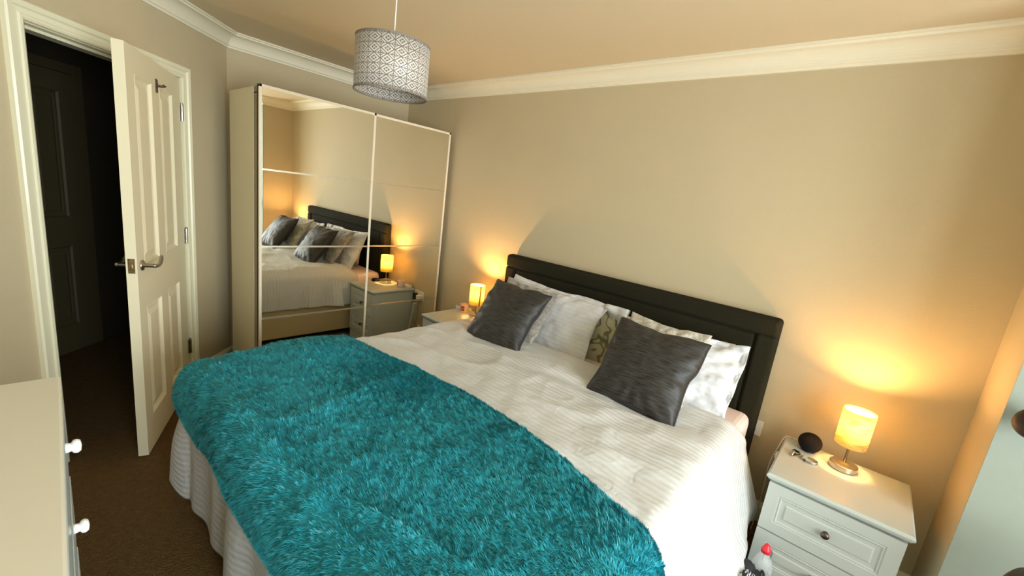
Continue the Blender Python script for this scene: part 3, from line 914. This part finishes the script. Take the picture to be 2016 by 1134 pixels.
# ------------------------------------------------------------------ bedside drawers
def nightstand(label):
    t = thing('nightstand', label, 'nightstand', (0, 0, 0))
    w, d = .44, .43
    obj('carcass', box(-w / 2, w / 2, -d / 2 + .012, d / 2, .0, .52), M['white_paint'], t, bevel=.002)
    # moulded top
    pf = [(0, 0), (.004, 0), (.009, .006), (.010, .010), (.014, .012), (.016, .020), (.014, .026), (.008, .030), (0, .030)]
    bm = bmesh.new(); prev = None
    W2, D2 = w / 2, d / 2
    rings = []
    for o_, z in pf:
        rings.append([bm.verts.new((sx * (W2 + o_), sy * (D2 + (o_ if sy < 0 else .0)), .520 + z)) for sx, sy in ((-1, -1), (1, -1), (1, 1), (-1, 1))])
    for a, b in zip(rings, rings[1:]):
        for i in range(4):
            bm.faces.new((a[i], a[(i + 1) % 4], b[(i + 1) % 4], b[i]))
    bm.faces.new(rings[0]); bm.faces.new(rings[-1])
    obj('top', bm, M['white_paint'], t)
    obj('plinth', box(-w / 2 - .004, w / 2 + .004, -d / 2 + .002, -d / 2 + .014, 0, .085), M['white_paint'], t, bevel=.004)
    for z0, z1 in ((.295, .512), (.092, .289)):
        bm = bmesh.new()
        ww = w; hh = z1 - z0
        # front face toward -y: build in panel_face coordinates then flip
        pan = [(.045, ww - .045, .045, hh - .045)]
        xs = [(.0, 0), (.005, -.004), (.008, 0), (.014, -.005), (.030, -.006), (.034, -.001), (.038, -.001)]
        cache = {}
        def v(x, y, z):
            k = (round(x, 5), round(y, 5), round(z, 5))
            if k not in cache: cache[k] = bm.verts.new((x - ww / 2, y - d / 2, z0 + z))
            return cache[k]
        px0, px1, pz0, pz1 = pan[0]
        X = [0, px0, px1, ww]; Zc = [0, pz0, pz1, hh]
        for i in range(3):
            for j in range(3):
                if i == 1 and j == 1: continue
                bm.faces.new((v(X[i], -.006, Zc[j]), v(X[i + 1], -.006, Zc[j]), v(X[i + 1], -.006, Zc[j + 1]), v(X[i], -.006, Zc[j + 1])))
        prev = None
        for ins, dp in xs:
            c = [v(px0 + ins, -.006 - dp, pz0 + ins), v(px1 - ins, -.006 - dp, pz0 + ins), v(px1 - ins, -.006 - dp, pz1 - ins), v(px0 + ins, -.006 - dp, pz1 - ins)]
            if prev:
                for i in range(4): bm.faces.new((prev[i], prev[(i + 1) % 4], c[(i + 1) % 4], c[i]))
            prev = c
        bm.faces.new(prev)
        for a, b in (((0, 0), (ww, 0)), ((ww, 0), (ww, hh)), ((ww, hh), (0, hh)), ((0, hh), (0, 0))):
            bm.faces.new((v(a[0], -.006, a[1]), v(b[0], -.006, b[1]), v(b[0], .012, b[1]), v(a[0], .012, a[1])))
        bmesh.ops.remove_doubles(bm, verts=bm.verts, dist=1e-5)
        dr = obj('drawer', bm, M['white_paint'], t, bevel=.0015)
        zc = (z0 + z1) / 2
        kb = obj('knob', lathe([(0, 0), (.011, 0), (.007, .004), (.006, .012), (.013, .016), (.015, .021), (.011, .026), (0, .027)], 24, mtx=Matrix.Translation((0, -d / 2 - .004, zc)) @ Matrix.Rotation(PI / 2, 4, 'X')), M['dark_metal'], dr, smooth=True)
        kb['label'] = 'dark metal drawer knob'
    return t
ns_r = nightstand('white two drawer nightstand holding the black speaker, at the window side')
ns_r['group'] = 'bedside nightstands'
ns_r.location = (.088, 2.222, 0)
ns_l = copy_tree(ns_r); ns_l.location = (-2.392, 2.272, 0)
ns_l['label'] = 'white nightstand between the wardrobe and the bed, with the candle on it'
NZ = .550

# table lamps
def lamp(label, loc, shade_mat, seam):
    t = thing('table_lamp', label, 'lamp', loc, 0, 'bedside table lamps')
    obj('base', lathe([(0, 0), (.050, 0), (.052, .002), (.052, .024), (.050, .026), (.020, .028), (.007, .032), (0, .032)], 48), M['chrome'], t, smooth=False, bevel=.001)
    obj('stem', lathe([(0, .022), (.0055, .022), (.0055, .17), (.012, .172), (.013, .178), (0, .178)], 20), M['chrome'], t, smooth=True)
    r0, r1, z0, z1 = .0590, .0590, .118, .280
    bm = lathe([(r0, z0), (r1, z1)], 64)
    s = obj('lamp_shade', bm, shade_mat, t, smooth=True)
    sm = s.modifiers.new('thick', 'SOLIDIFY'); sm.thickness = .0012
    bm = bmesh.new()
    for k in range(3):
        a = k * 2 * PI / 3
        tube([(.012 * math.cos(a), .012 * math.sin(a), .172), (r0 * math.cos(a), r0 * math.sin(a), .172)], .001, 6, bm)
    obj('shade_ring', bm, M['chrome'], t)
    obj('bulb', lathe([(0, .176), (.010, .176), (.013, .186), (.020, .200), (.019, .212), (.012, .220), (0, .223)], 20), M['bulb'], t, smooth=True)
    if seam is not None:
        bm = bmesh.new()
        vs = []
        for z in (z0, z1):
            for da_ in (-.09, .09):
                vs.append(bm.verts.new(((r0 + .0006) * math.cos(seam + da_), (r0 + .0006) * math.sin(seam + da_), z)))
        bm.faces.new((vs[0], vs[1], vs[3], vs[2]))
        so = obj('shade_seam', bm, M['seam'], s)
    li = bpy.data.lights.new('lamp_light', 'POINT'); li.energy = 8.5; li.color = (1.0, .56, .20); li.shadow_soft_size = .02
    lo = bpy.data.objects.new('lamp_light', li); COL.objects.link(lo); lo.parent = t; lo.location = (0, 0, .238)
    return t
M['seam'] = mat('shade_seam_tape', (0.42, 0.25, 0.07), .8)
lamp('small lit table lamp with mottled shade beside the black speaker', (.088, 2.335, NZ), M['shade_r'], None)
lamp('small lit table lamp with plain shade beside the candle, partly behind a cushion', (-2.335, 2.350, NZ), M['shade_l'], math.radians(-20))

# speaker: rounded ball with flat base and light ring
sp = thing('smart_speaker', 'round black fabric speaker on the nightstand left of the lamp', 'speaker', (-.048, 2.375, NZ))
pr = []
R_ = .048
for i in range(22):
    a = -PI / 2 + .42 + i / 21 * (PI - .42)
    pr.append((R_ * math.cos(a), R_ * .93 * math.sin(a) + .0425))
pr[-1] = (0, pr[-1][1])
obj('body', lathe([(0, pr[0][1])] + pr, 40), M['speaker'], sp, smooth=True)
obj('base_ring', lathe([(0, 0), (.026, 0), (.030, .003), (.024, .006), (0, .006)], 32), M['black'], sp, smooth=True)
# bracelet and watch
bm = bmesh.new()
for k in range(22):
    a = 2 * PI * k / 22
    if 14 <= k <= 15: continue
    m_ = Matrix.Translation((.031 * math.cos(a), .024 * math.sin(a), .006)) @ Matrix.Rotation(math.atan2(.024 * math.cos(a), -.031 * math.sin(a)), 4, 'Z')
    bx(bm, -.0042, .0042, -.0014, .0014, -.0052, .0052, m_)
br = obj('bracelet', bm, M['chrome'], bevel=.0008, loc=(-.030, 2.262, NZ))
tag(br, 'silver link bracelet lying between the watch and the lamp', 'bracelet')
bm = bmesh.new()
bx(bm, -.004, .004, -.0035, .0035, -.0055, .0055, Matrix.Translation((.031 * math.cos(4.14), .024 * math.sin(4.14), .006)) @ Matrix.Rotation(-.9, 4, 'Z'))
obj('clasp', bm, M['dark_metal'], br)
wt = thing('watch', 'small silver square watch with dark face on the nightstand front of the speaker', 'watch', (-.086, 2.270, NZ), math.radians(-25))
obj('case', box(-.016, .016, -.012, .014, .012, .020), M['chrome'], wt, bevel=.003)
obj('face', box(-.013, .013, -.009, .011, .0195, .0206), M['black'], wt)
bm = tube([(0, -.012, .015), (0, -.022, .012), (0, -.026, .006), (0, -.018, .004)], .005, 8)
bx(bm, -.010, .010, -.034, -.012, .002, .006); bx(bm, -.010, .010, -.012, .028, .001, .0045)
obj('strap', bm, M['chrome'], wt, bevel=.001)

# candle
cd = thing('candle', 'small white jar candle with a red label beside the left lamp', 'candle', (-2.520, 2.400, NZ))
obj('jar', lathe([(0, 0), (.030, 0), (.033, .003), (.034, .066), (.032, .070), (.031, .066), (.031, .052), (0, .052)], 36), mat('candle_glass', (.86, .62, .50), .2, coat=.5), cd, smooth=True)
bm = bmesh.new(); vv = []
for i in range(7):
    a = math.radians(-68 + (i - 3) * 9)
    vv.append((bm.verts.new((.0346 * math.cos(a), .0346 * math.sin(a), .016)), bm.verts.new((.0346 * math.cos(a), .0346 * math.sin(a), .054))))
for a, b in zip(vv, vv[1:]): bm.faces.new((a[0], b[0], b[1], a[1]))
lb = obj('label', bm, mat('dark_red_border', (.17, .012, .02), .5), cd)
bm = bmesh.new(); vv = []
for i in range(7):
    a = math.radians(-66 + (i - 3) * 6)
    vv.append((bm.verts.new((.0350 * math.cos(a), .0350 * math.sin(a), .022)), bm.verts.new((.0350 * math.cos(a), .0350 * math.sin(a), .044))))
for a, b in zip(vv, vv[1:]): bm.faces.new((a[0], b[0], b[1], a[1]))
obj('label_print', bm, mat('pink_red_print', (.75, .10, .08), .5), lb)
obj('wick', tube([(0, 0, .050), (.001, 0, .060)], .0012, 6), M['black_cloth'], cd)

bm = box(-.045, .045, -.025, .025, 0, .022)
o = obj('box', bm, M['white_plastic'], bevel=.002, loc=(-2.555, 2.455, NZ)); tag(o, 'low white box behind the candle on the nightstand', 'box')
# items seen only in the mirror, on the hidden half of the left nightstand
o = obj('puck', lathe([(0, 0), (.040, 0), (.042, .004), (.042, .016), (.036, .022), (0, .023)], 32), M['speaker'], smooth=True, loc=(-2.232, 2.300, NZ))
o.name = 'coaster'; tag(o, 'flat round black disc on the nightstand, seen in the mirror left of the lamp', 'coaster')
o = obj('card_stack', box(-.035, .035, -.02, .02, 0, .012), M['white_plastic'], bevel=.001, loc=(-2.245, 2.420, NZ)); tag(o, 'thin white stack of cards beside the lamp stem, seen in the mirror', 'cards')

# ------------------------------------------------------------------ sockets and leads
def socket(x, z, label, n=2):
    t = thing('wall_socket', label, 'socket', (x, Y_HEAD, z))
    w = .146 if n == 2 else .086
    obj('plate', box(-w / 2, w / 2, -.009, 0, -.043, .043), M['white_plastic'], t, bevel=.003)
    for k in range(n):
        cx = (-.033 + .066 * k) if n == 2 else 0
        obj('switch', box(cx - .008, cx + .008, -.012, -.009, .020, .030), M['white_paint'], t)
        for a_, b_, c_, d_ in ((-.002, .002, .004, .014), (-.014, -.008, -.016, -.012), (.008, .014, -.016, -.012)):
            obj('pin_hole', box(cx + a_, cx + b_, -.0096, -.0088, c_, d_), M['black_gap'], t)
    return t
socket(-.335, .505, 'white wall socket between the headboard and the nightstand with the speaker', 2)
socket(-2.675, .49, 'white double wall socket beside the wardrobe, seen in the mirror', 2)
pg = thing('plug', 'white plug in the socket beside the wardrobe, seen in the mirror', 'plug', (-2.708, Y_HEAD - .010, .475))
obj('plug_body', box(-.024, .024, -.042, 0, -.026, .026), M['white_plastic'], pg, bevel=.006, seg=3)
cbm = tube([(0, -.02, -.024), (.004, -.022, -.08), (.0, -.03, -.2), (.01, -.04, -.32), (.03, -.05, -.42), (.05, -.06, -.462)], .0035, 8)
obj('lead', cbm, mat('tan_lead', (.45, .30, .14), .5), pg, smooth=True)
bp = thing('charger', 'black charger plugged into the socket seen in the mirror', 'charger', (-2.642, Y_HEAD - .010, .475))
obj('charger_body', box(-.022, .022, -.035, 0, -.03, .03), M['black_cloth'], bp, bevel=.006)

cb = []
cpts = [(-.155, 2.42, .535), (-.175, 2.42, .552), (-.20, 2.44, .545), (-.222, 2.47, .48), (-.225, 2.48, .38), (-.20, 2.47, .30), (-.18, 2.46, .2), (-.175, 2.44, .08), (-.18, 2.43, .004)]
def smoothpts(p, k=6):
    p = [Vector(q) for q in p]; out = []
    for i in range(len(p) - 1):
        p0, p1, p2, p3 = p[max(i - 1, 0)], p[i], p[i + 1], p[min(i + 2, len(p) - 1)]
        for j in range(k):
            t = j / k
            out.append(.5 * ((2 * p1) + (-p0 + p2) * t + (2 * p0 - 5 * p1 + 4 * p2 - p3) * t * t + (-p0 + 3 * p1 - 3 * p2 + p3) * t ** 3))
    out.append(p[-1]); return out
o = obj('cable', tube(smoothpts([(-.060, 2.425, NZ + .004), (-.10, 2.44, NZ + .004), (-.135, 2.44, NZ + .004), (-.152, 2.43, NZ - .005), (-.165, 2.40, .49), (-.180, 2.40, .40), (-.178, 2.40, .28), (-.175, 2.40, .14), (-.18, 2.39, .004)]), .0022, 8), M['white_plastic'], smooth=True)
tag(o, 'thin white cable running down between the bed and the nightstand', 'cable')
o = obj('plug_adapter', box(-.010, .010, -.020, .020, -.012, .012), M['white_plastic'], bevel=.004, loc=(-.150, 2.30, .500))
tag(o, 'small white clip on the bed-facing side of the nightstand', 'cable clip')

# ------------------------------------------------------------------ things by the wardrobe, seen in the mirror
lm = Matrix.Translation((-2.675, 2.42, .004)) @ Matrix.Rotation(math.radians(-9), 4, 'Y')
o = obj('plank', box(-.010, .010, -.018, .018, 0, .44, lm), M['white_paint'], bevel=.003); tag(o, 'narrow white plank leaning beside the nightstand, seen in the mirror', 'plank')
cn = thing('spray_can', 'slim white can with dark collar on the floor by the socket, seen in the mirror', 'can', (-2.86, 2.40, 0))
obj('can', lathe([(0, 0), (.026, 0), (.027, .004), (.027, .20), (.020, .215), (0, .215)], 24), M['white_plastic'], cn, smooth=True)
obj('collar', lathe([(.0275, .17), (.034, .172), (.034, .196), (.0275, .198)], 24), M['black_cloth'], cn)
obj('nozzle', lathe([(0, .215), (.012, .215), (.012, .245), (.008, .252), (0, .252)], 20), M['white_plastic'], cn, smooth=True)

# ------------------------------------------------------------------ pendant
pn = thing('pendant_light', 'grey drum pendant lampshade with lattice pattern hanging from the ceiling', 'pendant light', (-1.697, 1.062, 1.898))
PR, PH = .149, .204
def drum(r, z0, z1, seg=96, cells=18, rows=5.5):
    me = bpy.data.meshes.new('shade')
    bm = bmesh.new(); uvl = bm.loops.layers.uv.new('UVMap')
    a = [[bm.verts.new((r * math.cos(2 * PI * i / seg), r * math.sin(2 * PI * i / seg), z)) for i in range(seg)] for z in (z0, z1)]
    for i in range(seg):
        j = (i + 1) % seg
        f = bm.faces.new((a[0][i], a[0][j], a[1][j], a[1][i]))
        for lp, (uu, vv_) in zip(f.loops, ((i, 0), (i + 1, 0), (i + 1, 1), (i, 1))):
            lp[uvl].uv = (uu / seg * cells, vv_ * rows + .25)
    return bm
s = obj('drum_shade', drum(PR, 0, PH), M['pendant'], pn, smooth=True)
md = s.modifiers.new('thick', 'SOLIDIFY'); md.thickness = .0015; md.offset = -1
for z in (0, PH - .006):
    obj('shade_trim', lathe([(PR - .002, z), (PR + .0012, z), (PR + .0012, z + .006), (PR - .002, z + .006), (PR - .002, z)], 96), M['pendant_trim'], pn, smooth=False)
bm = bmesh.new()
for k in range(3):
    a = k * 2 * PI / 3 + .3
    tube([(.018 * math.cos(a), .018 * math.sin(a), PH - .035), (PR * math.cos(a) * .6, PR * math.sin(a) * .6, PH - .03), (PR * .99 * math.cos(a), PR * .99 * math.sin(a), PH - .004)], .0015, 6, bm)
lathe([(.017, PH - .04), (.021, PH - .04), (.021, PH - .03), (.017, PH - .03), (.017, PH - .04)], 24, bm)
obj('shade_spider', bm, M['white_plastic'], pn)
obj('bulb_holder', lathe([(0, PH - .055), (.015, PH - .055), (.016, PH - .02), (.010, PH + .005), (.004, PH + .02), (0, PH + .02)], 24), M['white_plastic'], pn, smooth=True)
obj('bulb', lathe([(0, PH - .15), (.02, PH - .143), (.03, PH - .12), (.026, PH - .09), (.013, PH - .065), (.012, PH - .055), (0, PH - .055)], 24), mat('unlit_bulb', (.8, .78, .7), .2), pn, smooth=True)
obj('cord', tube([(0, 0, PH + .01), (.002, 0, .35), (0, 0, H_CEIL - 1.898 - .02)], .003, 8), M['white_plastic'], pn, smooth=True)
obj('ceiling_rose', lathe([(0, H_CEIL - 1.898 - .03), (.012, H_CEIL - 1.898 - .03), (.045, H_CEIL - 1.898 - .008), (.048, H_CEIL - 1.898 - .0005), (0, H_CEIL - 1.898 - .0005)], 32), M['white_plastic'], pn, smooth=True)

# ------------------------------------------------------------------ chest of drawers (left foreground)
CR = math.radians(-2.2)
ch = thing('chest_of_drawers', 'cream chest of drawers with white round knobs in the left foreground', 'chest of drawers', (-1.250, .026, 0), CR)
cw, cdp, chh = .84, .44, 1.05
obj('carcass', box(0, cw, -cdp, -.020, .0, chh - .022), M['drawer_cream'], ch, bevel=.002)
obj('top', box(-.004, cw + .004, -cdp, .0, chh - .022, chh), M['drawer_cream'], ch, bevel=.004)
for k in range(5):
    z1 = chh - .024 - k * .183 + (.02 if k else 0); z0 = z1 - .176 + (.02 if k == 0 else 0)
    bm = box(.008, cw - .008, -.020, -.003, z0, z1)
    bx(bm, .045, cw - .045, -.003, -.0005, z0 + .03, z1 - .03)
    dr = obj('drawer', bm, M['white_paint'], ch, bevel=.002)
    for kx in (.155, cw - .155):
        obj('knob', lathe([(0, 0), (.010, 0), (.0095, .004), (.0085, .008), (.0085, .009), (.0130, .012), (.0140, .017), (.0110, .022), (0, .024)], 28, mtx=Matrix.Translation((kx, -.002, (z0 + z1) / 2 + (.012 if k == 0 else 0))) @ Matrix.Rotation(-PI / 2, 4, 'X')), M['knob_white'], dr, smooth=True)

# ------------------------------------------------------------------ window side: knob, stool
hb_ = thing('curtain_holdback', 'dark brown rounded wooden knob sticking out of the white wall at right', 'holdback', (.475, Y_REV, 1.045))
obj('stem', tube([(0, 0, 0), (0, -.06, 0)], .010, 14), M['brown_wood'], hb_, smooth=True)
obj('knob', lathe([(0, -.040), (.026, -.037), (.046, -.024), (.053, -.002), (.048, .018), (.032, .034), (0, .041)], 32, mtx=Matrix.Translation((0, -.085, 0)) @ Matrix.Rotation(PI / 2, 4, 'X')), M['brown_wood'], hb_, smooth=True)
hb_.location = (.488, Y_REV, 1.050)
st = thing('stool', 'black round-topped stool at the right edge beside the white wall', 'stool', (.667, 1.80, 0))
obj('seat', lathe([(0, .59), (.16, .59), (.18, .60), (.185, .625), (.175, .65), (.14, .665), (0, .67)], 40), M['black_cloth'], st, smooth=True)
for k in range(4):
    a = PI / 4 + k * PI / 2
    obj('leg', tube([(.12 * math.cos(a), .12 * math.sin(a), .595), (.155 * math.cos(a), .155 * math.sin(a), 0)], [.014, .010], 12), M['brown_wood'], st, smooth=True)

# ------------------------------------------------------------------ bottle and bag on the floor
bt = thing('bottle', 'clear plastic bottle with red cap standing before the nightstand', 'bottle', (-.072, 1.865, 0))
obj('body', lathe([(0, 0), (.034, .0), (.038, .006), (.038, .09), (.036, .10), (.038, .11), (.039, .20), (.036, .23), (.026, .262), (.0145, .28), (.0145, .292)], 36), M['clear_plastic'], bt, smooth=True)
obj('label', lathe([(.0388, .10), (.0392, .10), (.0396, .185), (.0391, .185)], 36), M['lt_label'], bt)
obj('label_stripe', box(-.012, .004, -.0408, -.030, .105, .18), M['blue'], bt)
obj('cap', lathe([(0, .286), (.017, .286), (.0175, .300), (.014, .305), (.010, .318), (.006, .323), (0, .324)], 24), M['red'], bt, smooth=True)

def lump(name, c, s, m, seed, parent=None, amp=.3):
    bm = bmesh.new(); bmesh.ops.create_icosphere(bm, subdivisions=5, radius=1)
    for v in bm.verts:
        q = v.co.copy()
        k = 1 + amp * mn.noise(q * 1.6 + Vector((seed, 0, 0))) + .10 * mn.noise(q * 5 + Vector((0, seed, 0)))
        v.co = Vector((q.x * s[0] * k, q.y * s[1] * k, max(q.z * s[2] * k, -s[2] * .75) + s[2] * .75))
    o = obj(name, bm, m, parent, smooth=True); o.location = c
    return o
bg = lump('bag', (-.115, 1.685, 0), (.085, .115, .150), M['bag'], 3, amp=.22)
tag(bg, 'black and white striped cloth bag on the floor beside the bed', 'bag')
def clothfold(name, c, s_, seed):
    o = lump(name, c, s_, M['black_cloth'], seed, bg, .55)
    return o
clothfold('bag_lining', (.015, .085, .175), (.050, .075, .045), 9)
obj('handle', tube(smoothpts([(.060, .14, .14), (.050, .15, .215), (.062, .10, .240), (.082, .03, .19), (.09, -.02, .10)]), .0045, 8), M['black_cloth'], bg, smooth=True)
